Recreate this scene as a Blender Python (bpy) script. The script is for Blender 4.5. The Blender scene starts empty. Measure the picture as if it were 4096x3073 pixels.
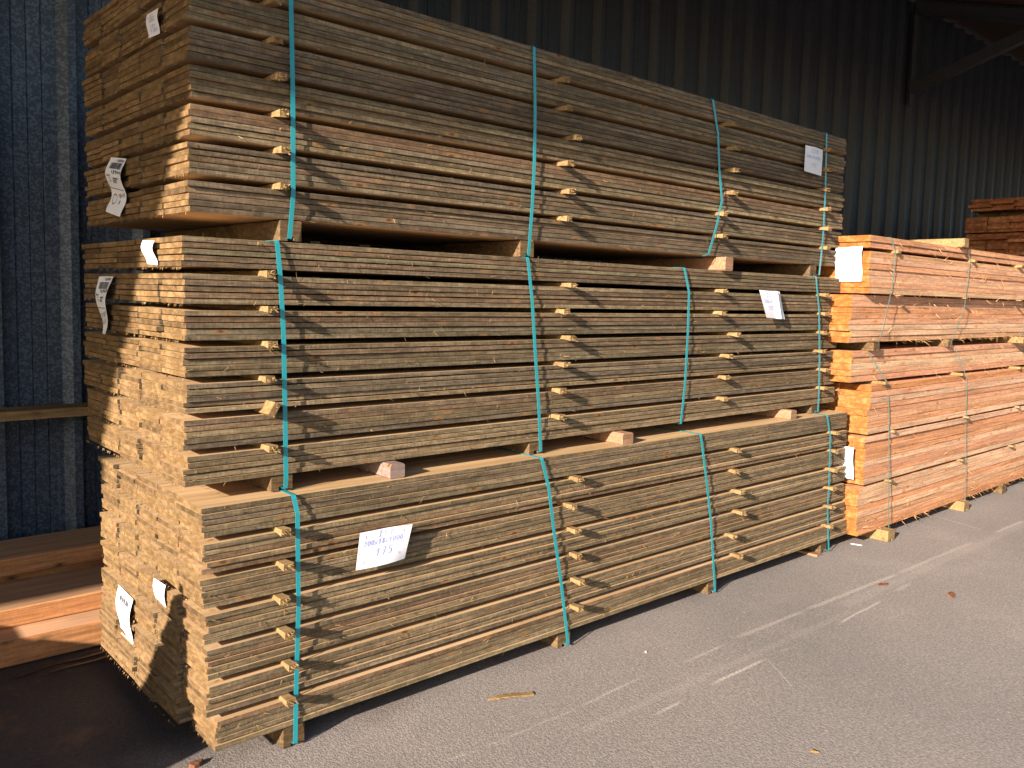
import bpy, math, random
import numpy as np
from mathutils import Matrix, Vector

S = bpy.context.scene
COL = S.collection

# ------------------------------------------------------------------ camera
CAM = (-0.9648, -2.5063, 1.4898)
YAW, PITCH, ROLL = 0.7235, 0.0875, 0.0251
fw = Vector((math.sin(YAW)*math.cos(PITCH), math.cos(YAW)*math.cos(PITCH), -math.sin(PITCH)))
rt = Vector((math.cos(YAW), -math.sin(YAW), 0)); up = rt.cross(fw)
r2 = rt*math.cos(ROLL) + up*math.sin(ROLL); u2 = up*math.cos(ROLL) - rt*math.sin(ROLL)
cd = bpy.data.cameras.new('camera'); cam = bpy.data.objects.new('camera', cd); COL.objects.link(cam)
cam.matrix_world = Matrix(((r2.x, u2.x, -fw.x, CAM[0]), (r2.y, u2.y, -fw.y, CAM[1]),
                           (r2.z, u2.z, -fw.z, CAM[2]), (0, 0, 0, 1)))
cd.sensor_fit = 'HORIZONTAL'; cd.sensor_width = 36.0; cd.lens = 3388.27/4096*36
cd.shift_x = 54.2/4096; cd.shift_y = -60.0/4096
cd.clip_start = 0.05; cd.clip_end = 2000
S.camera = cam

# ------------------------------------------------------------------ light
SUN = Vector((1.0, 0.248, -0.35)).normalized()          # direction the sunlight travels
EL = math.asin(-SUN.z); AZ = math.atan2(-SUN.x, -SUN.y)  # clockwise from +Y towards the sun
world = bpy.data.worlds.new('World'); S.world = world; world.use_nodes = True
wn = world.node_tree; wn.nodes.clear()
wo = wn.nodes.new('ShaderNodeOutputWorld'); wb = wn.nodes.new('ShaderNodeBackground')
sk = wn.nodes.new('ShaderNodeTexSky'); sk.sky_type = 'NISHITA'; sk.sun_disc = False
sk.sun_elevation = EL; sk.sun_rotation = AZ % (2*math.pi); sk.altitude = 50
sk.air_density = 1.0; sk.dust_density = 1.2; sk.ozone_density = 1.0
wb.inputs['Strength'].default_value = 0.064
wn.links.new(sk.outputs[0], wb.inputs[0]); wn.links.new(wb.outputs[0], wo.inputs[0])
sl = bpy.data.lights.new('sun', 'SUN'); sl.energy = 5.0; sl.angle = math.radians(0.5); sl.color = (1.0, 0.86, 0.70)
so = bpy.data.objects.new('sun', sl); COL.objects.link(so)
so.rotation_euler = SUN.to_track_quat('-Z', 'Y').to_euler(); so.location = (-6, -3, 6)
S.view_settings.view_transform = 'Standard'; S.view_settings.look = 'None'
S.view_settings.exposure = 1.8; S.view_settings.gamma = 1.0
S.cycles.max_bounces = 8; S.cycles.diffuse_bounces = 5; S.cycles.use_denoising = True
S.cycles.sample_clamp_indirect = 6

# ------------------------------------------------------------------ helpers
def tag(o, label=None, cat=None, group=None, kind=None):
    if label: o['label'] = label
    if cat: o['category'] = cat
    if group: o['group'] = group
    if kind: o['kind'] = kind
    return o

def empty(name, loc=(0, 0, 0), rz=0.0):
    o = bpy.data.objects.new(name, None); COL.objects.link(o)
    o.location = loc; o.rotation_euler = (0, 0, rz); o.empty_display_size = 0.2
    return o

class MB:
    """collects vertices, faces and material slots, builds ONE mesh object"""
    def __init__(s): s.v = []; s.f = []; s.m = []
    def add(s, verts, faces, mi=0):
        b = len(s.v); s.v.extend([tuple(p) for p in verts])
        for k, f in enumerate(faces):
            s.f.append(tuple(b+i for i in f)); s.m.append(mi if isinstance(mi, int) else mi[k])
    def box(s, x0, x1, y0, y1, z0, z1, mi=0):
        s.add([(x0,y0,z0),(x1,y0,z0),(x1,y1,z0),(x0,y1,z0),(x0,y0,z1),(x1,y0,z1),(x1,y1,z1),(x0,y1,z1)],
              [(0,3,2,1),(4,5,6,7),(0,1,5,4),(1,2,6,5),(2,3,7,6),(3,0,4,7)], mi)
    def prism(s, prof, a0, a1, axis='y', mi=0, nseg=1):
        """prof: list of (x,z) (axis y) or (y,z) (axis x), counter clockwise; extruded along axis"""
        n = len(prof); rings = []
        for k in range(nseg+1):
            a = a0 + (a1-a0)*k/nseg
            rings.append([(p[0], a, p[1]) if axis == 'y' else (a, p[0], p[1]) for p in prof])
        fs = []
        for k in range(nseg):
            for i in range(n):
                j = (i+1) % n; q = (k*n+i, (k+1)*n+i, (k+1)*n+j, k*n+j)
                fs.append(q if axis == 'y' else q[::-1])
        e0 = tuple(range(n)); e1 = tuple(nseg*n+i for i in range(n))[::-1]
        if axis != 'y': e0, e1 = e0[::-1], e1[::-1]
        s.add([p for r in rings for p in r], fs+[e0, e1], mi)
    def sliver(s, p, d, w, rnd, bend=0.3, mi=0):
        """a thin torn wood fibre from p along d (length included), tapering, bent"""
        p = Vector(p); d = Vector(d); L = d.length
        side = d.cross(Vector((rnd.uniform(-1,1), rnd.uniform(-1,1), rnd.uniform(-1,1))))
        if side.length < 1e-9: return
        side.normalize(); nrm = d.cross(side).normalized()
        b = rnd.uniform(-bend, bend)*L
        vs = []
        for t, ww in ((0, 1), (.35, .9), (.7, .6), (1, .12)):
            c = p + d*t + nrm*(b*t*t)
            vs += [c - side*w*.5*ww, c + nrm*w*.35*ww, c + side*w*.5*ww]
        fs = []
        for k in range(3):
            a = 3*k
            for i in range(3):
                j = (i+1) % 3; fs.append((a+i, a+j, a+3+j, a+3+i))
        fs += [(0, 2, 1), (9, 10, 11)]
        s.add(vs, fs, mi)
    def build(s, name, mats, parent=None, smooth=False, loc=None):
        me = bpy.data.meshes.new(name); me.from_pydata(s.v, [], s.f)
        for m in (mats if isinstance(mats, (list, tuple)) else [mats]): me.materials.append(m)
        if any(s.m): me.polygons.foreach_set('material_index', s.m)
        if smooth: me.polygons.foreach_set('use_smooth', [True]*len(s.f))
        me.update()
        o = bpy.data.objects.new(name, me); COL.objects.link(o)
        if parent: o.parent = parent
        if loc: o.location = loc
        return o

# ------------------------------------------------------------------ node materials
class NT:
    def __init__(s, name):
        s.mat = bpy.data.materials.new(name); s.mat.use_nodes = True
        s.t = s.mat.node_tree; s.t.nodes.clear()
        s.out = s.t.nodes.new('ShaderNodeOutputMaterial')
    def n(s, typ, **kw):
        o = s.t.nodes.new('ShaderNode'+typ)
        ins = kw.pop('i', {})
        for k, v in kw.items(): setattr(o, k, v)
        for k, v in ins.items(): s.put(o.inputs[k], v)
        return o
    def put(s, sock, v):
        if isinstance(v, bpy.types.NodeSocket): s.t.links.new(v, sock)
        elif isinstance(v, bpy.types.Node): s.t.links.new(v.outputs[0], sock)
        else:
            if isinstance(v, tuple) and len(v) == 3 and len(sock.default_value) == 4: v = v+(1,)
            sock.default_value = v
    def math(s, op, a, b=0.0, c=0.0, clamp=False):
        return s.n('Math', operation=op, use_clamp=clamp, i={0: a, 1: b, 2: c}).outputs[0]
    def vec(s, op, a, b=(0, 0, 0), scale=None):
        o = s.n('VectorMath', operation=op, i={0: a, 1: b})
        if scale is not None: s.put(o.inputs['Scale'], scale)
        return o
    def noise(s, v, scale=1.0, detail=3.0, rough=0.55, dist=0.0):
        return s.n('TexNoise', i={'Vector': v, 'Scale': scale, 'Detail': detail, 'Roughness': rough, 'Distortion': dist}).outputs[0]
    def mul(s, v, k): return s.vec('MULTIPLY', v, k).outputs[0]
    def ramp(s, f, stops, interp='LINEAR'):
        r = s.n('ValToRGB'); r.color_ramp.interpolation = interp
        e = r.color_ramp.elements
        while len(e) < len(stops): e.new(0.5)
        for q, (p, c) in zip(e, stops):
            q.position = p; q.color = (c+(1,)) if isinstance(c, tuple) else (c, c, c, 1)
        s.put(r.inputs[0], f); return r.outputs[0]
    def step(s, f, lo, hi):
        o = s.n('MapRange', interpolation_type='SMOOTHSTEP', i={0: f, 1: lo, 2: hi, 3: 0.0, 4: 1.0}); return o.outputs[0]
    def mix(s, f, a, b, mode='MIX'):
        o = s.n('Mix', data_type='RGBA', blend_type=mode)
        s.put(o.inputs[0], f); s.put(o.inputs[6], a); s.put(o.inputs[7], b); return o.outputs[2]
    def bump(s, h, strength, dist):
        return s.n('Bump', i={'Strength': strength, 'Distance': dist, 'Height': h}).outputs[0]
    def done(s, col, rough=0.8, metal=0.0, normal=None, spec=0.3, coat=0.0):
        p = s.n('BsdfPrincipled')
        s.put(p.inputs['Base Color'], col); s.put(p.inputs['Roughness'], rough); s.put(p.inputs['Metallic'], metal)
        p.inputs['Specular IOR Level'].default_value = spec
        if normal is not None: s.put(p.inputs['Normal'], normal)
        if coat: p.inputs['Coat Weight'].default_value = coat
        s.t.links.new(p.outputs[0], s.out.inputs[0]); return s.mat
    def rnd(s):
        a = s.n('ObjectInfo').outputs['Random']; g = s.n('NewGeometry').outputs['Random Per Island']
        return s.math('FRACT', s.math('ADD', s.math('MULTIPLY', a, 7.31), g))
    def wood_coords(s, k=(31.0, 17.0, 53.0)):
        r = s.rnd(); tc = s.n('TexCoord').outputs['Object']
        off = s.n('CombineXYZ', i={0: s.math('MULTIPLY', r, k[0]), 1: s.math('MULTIPLY', r, k[1]), 2: s.math('MULTIPLY', r, k[2])})
        return s.vec('ADD', tc, off).outputs[0], r

def wood_edge(name, tones, dark=0.55, knot=(0.055, 0.030, 0.016), halo=(0.21, 0.115, 0.05), saw=0.42, moss=(0.085, 0.075, 0.04), mossf=0.35, bumpd=0.0017, xs=1.0, rough=.85):
    """rough sawn long side of a board; grain runs along X"""
    m = NT(name); v, r = m.wood_coords()
    grain = m.noise(m.mul(v, (2.6*xs, 120, 120)), 1, 5, .65)
    fine = m.noise(m.mul(v, (9.0*xs, 420, 420)), 1, 2, .6)
    sawn = m.noise(m.mul(v, (120, 3, 26)), 1, 3, .7)
    ragged = m.noise(m.mul(v, (17, 40, 75)), 1, 5, .72)
    tone = m.noise(m.mul(v, (1.1, 9, 22)), 1, 4, .6)
    blot = m.noise(m.mul(v, (7.0, 18, 40)), 1, 3, .6, .4)
    base = m.ramp(r, tones)
    c = m.mix(m.step(tone, .3, .72), m.mix(1.0, base, (dark, dark*.96, dark*.92), 'MULTIPLY'), base)
    c = m.mix(m.math('MULTIPLY', m.step(blot, .55, .75), mossf), c, moss)
    gr = m.math('MULTIPLY_ADD', m.step(grain, .22, .78), 0.75, 0.60)
    c = m.mix(1.0, c, m.n('CombineXYZ', i={0: gr, 1: gr, 2: gr}).outputs[0], 'MULTIPLY')
    sw = m.math('MULTIPLY_ADD', m.step(sawn, .35, .75), saw, 1-saw*.5)
    c = m.mix(1.0, c, m.n('CombineXYZ', i={0: sw, 1: sw, 2: sw}).outputs[0], 'MULTIPLY')
    rw = m.math('MULTIPLY_ADD', m.step(ragged, .36, .64), .62, .66)
    c = m.mix(rough, c, m.mix(1.0, c, m.n('CombineXYZ', i={0: rw, 1: rw, 2: rw}).outputs[0], 'MULTIPLY'))
    vk = m.vec('ADD', m.mul(v, (6.0, 14, 14)), m.vec('SCALE', m.n('TexNoise', i={'Vector': m.mul(v, (40, 90, 90)), 'Scale': 1.0, 'Detail': 1.0}).outputs[1], (0, 0, 0), scale=.10).outputs[0]).outputs[0]
    kd = m.n('TexVoronoi', i={'Vector': vk, 'Scale': 1.0, 'Randomness': 1.0}).outputs['Distance']
    c = m.mix(m.math('MULTIPLY', m.math('SUBTRACT', 1.0, m.step(kd, .10, .24)), .8), c, halo)
    c = m.mix(m.math('MULTIPLY', m.math('SUBTRACT', 1.0, m.step(kd, .045, .11)), .85), c, knot)
    h = m.math('ADD', m.math('ADD', m.math('MULTIPLY', grain, .9), m.math('MULTIPLY', sawn, .45)), m.math('MULTIPLY', m.math('ADD', fine, ragged), .45))
    return m.done(c, .86, 0, m.bump(h, 1.0, bumpd), .18)

def wood_face(name, tones, bumpd=0.0006):
    """wide planed-looking face (top and bottom)"""
    m = NT(name); v, r = m.wood_coords()
    grain = m.noise(m.mul(v, (1.6, 30, 60)), 1, 5, .6, .3)
    tone = m.noise(m.mul(v, (2.0, 5, 9)), 1, 4, .6)
    c = m.mix(m.step(grain, .35, .7), m.ramp(r, tones), m.mix(1.0, m.ramp(r, tones), (.72, .66, .58), 'MULTIPLY'))
    c = m.mix(m.math('MULTIPLY', m.step(tone, .5, .75), .4), c, (.17, .12, .07))
    return m.done(c, .8, 0, m.bump(grain, .7, bumpd), .2)

def wood_end(name, tones, ring=.30, bumpd=0.0012):
    """sawn end grain"""
    m = NT(name); v, r = m.wood_coords((0.0, .35, .23))
    tc = m.n('TexCoord').outputs['Object']
    ctr = m.n('CombineXYZ', i={0: 0.0, 1: m.math('MULTIPLY_ADD', r, .30, -.15), 2: m.math('MULTIPLY_ADD', m.math('FRACT', m.math('MULTIPLY', r, 13.7)), .16, -.10)})
    d = m.vec('SUBTRACT', tc, ctr).outputs[0]
    wob = m.noise(m.mul(tc, (0, 25, 25)), 1, 2)
    rad = m.vec('LENGTH', m.mul(d, (0, 1, 1))).outputs['Value']
    rings = m.math('SINE', m.math('MULTIPLY', m.math('ADD', rad, m.math('MULTIPLY', wob, .010)), 1150.0))
    fib = m.noise(m.mul(v, (0, 130, 520)), 1, 4, .7)
    blot = m.noise(m.mul(v, (0, 22, 40)), 1, 4, .62)
    spots = m.noise(m.mul(v, (0, 60, 240)), 1, 2, .5)
    base = m.ramp(r, tones)
    c = m.mix(m.step(blot, .38, .66), m.mix(1.0, base, (.56, .54, .47), 'MULTIPLY'), base)
    rg = m.math('MULTIPLY_ADD', rings, ring*.5, 1.0-ring*.35)
    c = m.mix(1.0, c, m.n('CombineXYZ', i={0: rg, 1: rg, 2: rg}).outputs[0], 'MULTIPLY')
    fb = m.math('MULTIPLY_ADD', m.step(fib, .25, .75), .7, .62)
    c = m.mix(1.0, c, m.n('CombineXYZ', i={0: fb, 1: fb, 2: fb}).outputs[0], 'MULTIPLY')
    c = m.mix(m.math('MULTIPLY', m.step(spots, .68, .76), .6), c, (.36, .25, .12))
    h = m.math('ADD', m.math('MULTIPLY', fib, 1.0), m.math('MULTIPLY', blot, .7))
    return m.done(c, .88, 0, m.bump(h, 1.0, bumpd), .15)

BROWN = [(0.0, (0.214, 0.158, 0.091)), (.16, (0.156, 0.125, 0.080)), (.30, (0.239, 0.178, 0.107)), (.44, (0.147, 0.109, 0.074)),
         (.58, (0.199, 0.125, 0.075)), (.72, (0.254, 0.195, 0.115)), (.86, (0.131, 0.098, 0.075)), (1.0, (0.202, 0.171, 0.102))]
M_EDGE = wood_edge('weathered_board_side', BROWN)
M_FACE = wood_face('pale_board_face', [(0, (0.420, 0.284, 0.152)), (.5, (0.505, 0.352, 0.207)), (1, (0.370, 0.261, 0.152))])
M_END = wood_end('sawn_board_end', [(0, (0.192, 0.118, 0.055)), (.2, (0.264, 0.166, 0.080)), (.38, (0.123, 0.080, 0.043)), (.55, (0.285, 0.178, 0.088)), (.72, (0.155, 0.095, 0.050)), (.88, (0.244, 0.158, 0.077)), (1, (0.207, 0.125, 0.060))])
ORANGE = [(0, (0.614, 0.333, 0.208)), (.2, (0.548, 0.256, 0.123)), (.4, (0.631, 0.400, 0.256)), (.55, (0.597, 0.313, 0.198)), (.7, (0.481, 0.210, 0.086)), (.85, (0.614, 0.435, 0.283)), (1, (0.614, 0.351, 0.236))]
O_EDGE = wood_edge('orange_board_side', ORANGE, dark=.72, knot=(.20, .06, .02), halo=(.46, .18, .07), saw=.22, moss=(.46, .32, .19), mossf=.45, bumpd=.0020, rough=.38)
O_FACE = wood_face('orange_board_face', [(0, (0.569, 0.298, 0.177)), (1, (0.517, 0.248, 0.137))])
O_END = wood_end('orange_board_end', [(0, (0.357, 0.135, 0.036)), (.4, (0.393, 0.169, 0.056)), (.7, (0.321, 0.111, 0.028)), (1, (0.405, 0.189, 0.072))], ring=.16)
R_EDGE = wood_edge('red_brown_board_side', [(0, (0.264, 0.100, 0.045)), (.5, (0.360, 0.147, 0.063)), (1, (0.240, 0.105, 0.054))], bumpd=.002)
R_FACE = wood_face('red_brown_board_face', [(0, (.28, .14, .075)), (1, (.22, .115, .065))])
R_END = wood_end('red_brown_board_end', [(0, (0.300, 0.105, 0.045)), (.3, (0.408, 0.168, 0.077)), (.55, (0.252, 0.089, 0.045)), (.8, (0.444, 0.210, 0.099)), (1, (0.336, 0.131, 0.059))])
L_EDGE = wood_edge('larch_beam_side', [(0, (0.454, 0.200, 0.085)), (1, (0.518, 0.240, 0.102))], dark=.8, saw=.12, moss=(.36, .17, .09), mossf=.3, bumpd=.0008, rough=.35)
L_FACE = wood_face('larch_beam_top', [(0, (0.575, 0.345, 0.207)), (1, (0.506, 0.299, 0.184))])
L_END = wood_end('larch_beam_end', [(0, (.44, .20, .09)), (1, (.50, .25, .12))])
P_ALL = wood_edge('pale_batten_wood', [(0, (0.231, 0.151, 0.068)), (.5, (0.273, 0.181, 0.085)), (1, (0.200, 0.132, 0.064))], dark=.8, saw=.12, moss=(.20, .14, .07), mossf=.2, bumpd=.0008, halo=(.17, .10, .045), knot=(0.118, 0.060, 0.022), rough=.35)
P_END = wood_end('pale_batten_end', [(0, (0.200, 0.144, 0.076)), (1, (0.232, 0.172, 0.096))])
G_ALL = wood_edge('grey_bearer_wood', [(0, (0.117, 0.075, 0.038)), (.5, (0.143, 0.093, 0.047)), (1, (0.100, 0.067, 0.038))], dark=.7, saw=.15, mossf=.2, bumpd=.001)
V_ALL = wood_edge('mauve_grey_post_wood', [(0, (0.211, 0.150, 0.132)), (1, (0.223, 0.162, 0.144))], dark=.8, saw=.1, mossf=.1, bumpd=.0008, rough=.35)
PK_ALL = wood_edge('pinkish_block_wood', [(0, (0.260, 0.144, 0.088)), (1, (0.277, 0.160, 0.100))], dark=.9, saw=.1, moss=(.22, .14, .08), mossf=.2, bumpd=.0006, rough=.35)
F_MAT = wood_end('torn_fibre_wood', [(0, (0.275, 0.180, 0.081)), (1, (0.330, 0.220, 0.108))], ring=.05)
FO_MAT = wood_end('orange_fibre_wood', [(0, (0.510, 0.274, 0.136)), (1, (0.555, 0.346, 0.190))], ring=.05)

def mat_strap(name, col):
    m = NT(name); tc = m.n('TexCoord').outputs['Object']
    n = m.noise(m.mul(tc, (60, 60, 9)), 1, 3)
    return m.done(m.mix(n, tuple(c*.8 for c in col), col), .27, 0, None, .6)
M_STRAP = mat_strap('turquoise_strapping', (.014, .255, .31))
M_TWINE = mat_strap('green_strapping', (.10, .19, .17))

def mat_plain(name, col, rough=.6, var=.12, scale=40, spec=.3, metal=0.0):
    m = NT(name); tc = m.n('TexCoord').outputs['Object']
    n = m.noise(tc, scale, 4)
    return m.done(m.mix(n, tuple(c*(1-var) for c in col), tuple(min(1, c*(1+var)) for c in col)), rough, metal, m.bump(n, .3, .0005), spec)
M_PAPER = mat_plain('white_paper', (.64, .65, .70), .7, .02, 30, .2)
M_INK = mat_plain('blue_ink', (.27, .31, .60), .7, .3, 60)
M_PRINT = mat_plain('black_print', (.05, .05, .07), .7, .2, 60)
M_RED = mat_plain('red_ink', (.6, .08, .12), .7, .2, 60)
M_STAPLE = mat_plain('staple_wire', (.35, .35, .36), .35, .1, 60, .5, .9)

def mat_wall(name, ca, cb, cr):
    m = NT(name); tc = m.n('TexCoord').outputs['Object']
    v = m.mul(tc, (1, 0.5, 1))
    warp = m.n('TexNoise', i={'Vector': v, 'Scale': 60.0, 'Detail': 2.0}).outputs[1]
    vv = m.vec('ADD', v, m.vec('SCALE', warp, (0, 0, 0), scale=.02).outputs[0]).outputs[0]
    sp = m.n('TexVoronoi', i={'Vector': vv, 'Scale': 100.0}).outputs['Color']
    sp = m.n('SeparateColor', i={0: sp}).outputs[0]
    big = m.noise(m.mul(tc, (3.0, 1, 1.2)), 1, 4, .6)
    runs = m.noise(m.mul(tc, (26, 1, .9)), 1, 4, .6)
    c = m.mix(m.step(sp, .45, .75), ca, cb)
    c = m.mix(m.math('MULTIPLY', m.step(big, .5, .75), .4), c, (.052, .056, .064))
    c = m.mix(m.math('MULTIPLY', m.step(runs, .60, .75), .40), c, cr)
    rg = m.math('MULTIPLY_ADD', sp, .10, .52)
    return m.done(c, rg, .25, m.bump(sp, .12, .0005), .4)
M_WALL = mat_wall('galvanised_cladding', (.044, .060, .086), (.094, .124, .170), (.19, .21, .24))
M_WALL2 = mat_wall('dark_toned_cladding', (.022, .026, .033), (.030, .036, .046), (.075, .082, .092))  # same cladding pattern in darker tones, used from the wall split rightward
M_STEEL = mat_plain('dark_painted_steel', (.040, .041, .044), .55, .25, 14, .4, .2)
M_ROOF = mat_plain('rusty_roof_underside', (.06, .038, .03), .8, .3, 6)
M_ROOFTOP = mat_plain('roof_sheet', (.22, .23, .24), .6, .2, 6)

def mat_asphalt():
    m = NT('worn_asphalt'); P = m.n('TexCoord').outputs['Object']
    vor = m.n('TexVoronoi', i={'Vector': P, 'Scale': 150.0, 'Randomness': 1.0})
    cellc = m.n('SeparateColor', i={0: vor.outputs['Color']}).outputs[0]
    vd = vor.outputs['Distance']
    n1 = m.noise(P, 85, 5, .7); n2 = m.noise(P, 2.2, 5, .62); n3 = m.noise(P, .55, 4, .6); n4 = m.noise(P, 260, 3, .7)
    c = m.mix(m.step(cellc, .1, .95), (.208, .186, .177), (.258, .233, .222))
    c = m.mix(m.step(n1, .40, .62), m.mix(1.0, c, (.74, .73, .73), 'MULTIPLY'), c)
    c = m.mix(m.math('MULTIPLY', m.step(n2, .45, .7), .55), c, m.mix(1.0, c, (1.28, 1.24, 1.20), 'MULTIPLY'))
    c = m.mix(m.math('MULTIPLY', m.step(n3, .50, .68), .6), c, m.mix(1.0, c, (.74, .76, .78), 'MULTIPLY'))
    # shade under the shed painted into the asphalt colour, fading out towards the yard
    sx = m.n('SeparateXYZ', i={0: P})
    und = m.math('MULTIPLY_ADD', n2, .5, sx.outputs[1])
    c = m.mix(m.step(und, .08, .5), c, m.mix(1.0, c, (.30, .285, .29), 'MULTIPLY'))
    # brown sawdust lying in drifts under the shed
    dust = m.noise(m.vec('ADD', P, (3.1, 7.7, 0)).outputs[0], 3.4, 6, .68)
    c = m.mix(m.math('MULTIPLY', m.math('MULTIPLY', m.step(dust, .52, .72), m.step(und, .0, .6)), .5), c, (.20, .115, .065))
    # pale drag marks, nearly all along the stacks
    marks = [(2.249,-.494,2.826,-.513,.018,.42),(2.826,-.513,3.76,-.548,.020,.50),(3.76,-.548,4.807,-.57,.022,.40),(2.778,-.699,3.265,-.684,.011,.65),
             (1.774,-.693,2.17,-.699,.011,.8),(1.411,-.705,1.591,-.703,.011,.7),(1.87,-.506,2.168,-.503,.012,.4),(5.154,-.577,5.69,-.588,.022,.5),
             (5.298,-.128,5.181,-.493,.010,.5),(2.17,-.699,1.988,-.937,.006,.4),(.639,-.466,.774,-.49,.008,.45),(.774,-.49,1.243,-.497,.010,.25),
             (1.243,-.497,1.625,-.485,.010,.4),(3.451,-.665,3.671,-.662,.02,.4),(2.271,-.688,2.354,-.707,.010,.5),(1.1,-.62,3.0,-.66,.03,.14),(3.0,-.60,6.5,-.62,.05,.16)]
    wv = m.vec('ADD', P, m.vec('SCALE', m.n('TexNoise', i={'Vector': P, 'Scale': 5.0, 'Detail': 2.0}).outputs[1], (0, 0, 0), scale=.02).outputs[0]).outputs[0]
    tot = 0.0
    for ax, ay, bx, by, w, k in marks:
        L = math.hypot(bx-ax, by-ay); dx, dy = (bx-ax)/L, (by-ay)/L
        q = m.vec('SUBTRACT', wv, (ax+.01, ay+.01, 0)).outputs[0]
        t = m.vec('DOT_PRODUCT', q, (dx, dy, 0)).outputs['Value']
        e = m.math('ABSOLUTE', m.vec('DOT_PRODUCT', q, (-dy, dx, 0)).outputs['Value'])
        a = m.math('SUBTRACT', 1.0, m.step(e, w*.25, w))
        b = m.math('MULTIPLY', m.step(t, -.02, .08), m.math('SUBTRACT', 1.0, m.step(t, L-.08, L+.02)))
        tot = m.math('MAXIMUM', tot, m.math('MULTIPLY', m.math('MULTIPLY', a, b), k))
    br = m.step(m.noise(P, 120, 3, .7), .32, .62)
    c = m.mix(m.math('MULTIPLY', m.math('MULTIPLY', tot, br), .55), c, (.70, .62, .56))
    chips = m.step(m.noise(m.vec('ADD', P, (9, 4, 0)).outputs[0], 42, 1, .4), .79, .81)
    c = m.mix(m.math('MULTIPLY', chips, .7), c, (.46, .36, .25))
    h = m.math('ADD', m.math('ADD', m.math('MULTIPLY', m.step(vd, .0, .75), -.55), m.math('MULTIPLY', n1, .9)), m.math('MULTIPLY', n4, .25))
    return m.done(c, .85, 0, m.bump(h, 1.0, .0016), .25)
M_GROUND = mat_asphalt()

# ------------------------------------------------------------------ ground
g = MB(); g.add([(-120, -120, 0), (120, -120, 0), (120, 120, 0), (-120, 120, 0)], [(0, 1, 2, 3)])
tag(g.build('asphalt_ground', M_GROUND), 'worn grey asphalt yard with pale drag marks along the stacks', 'ground', kind='structure')

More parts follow.
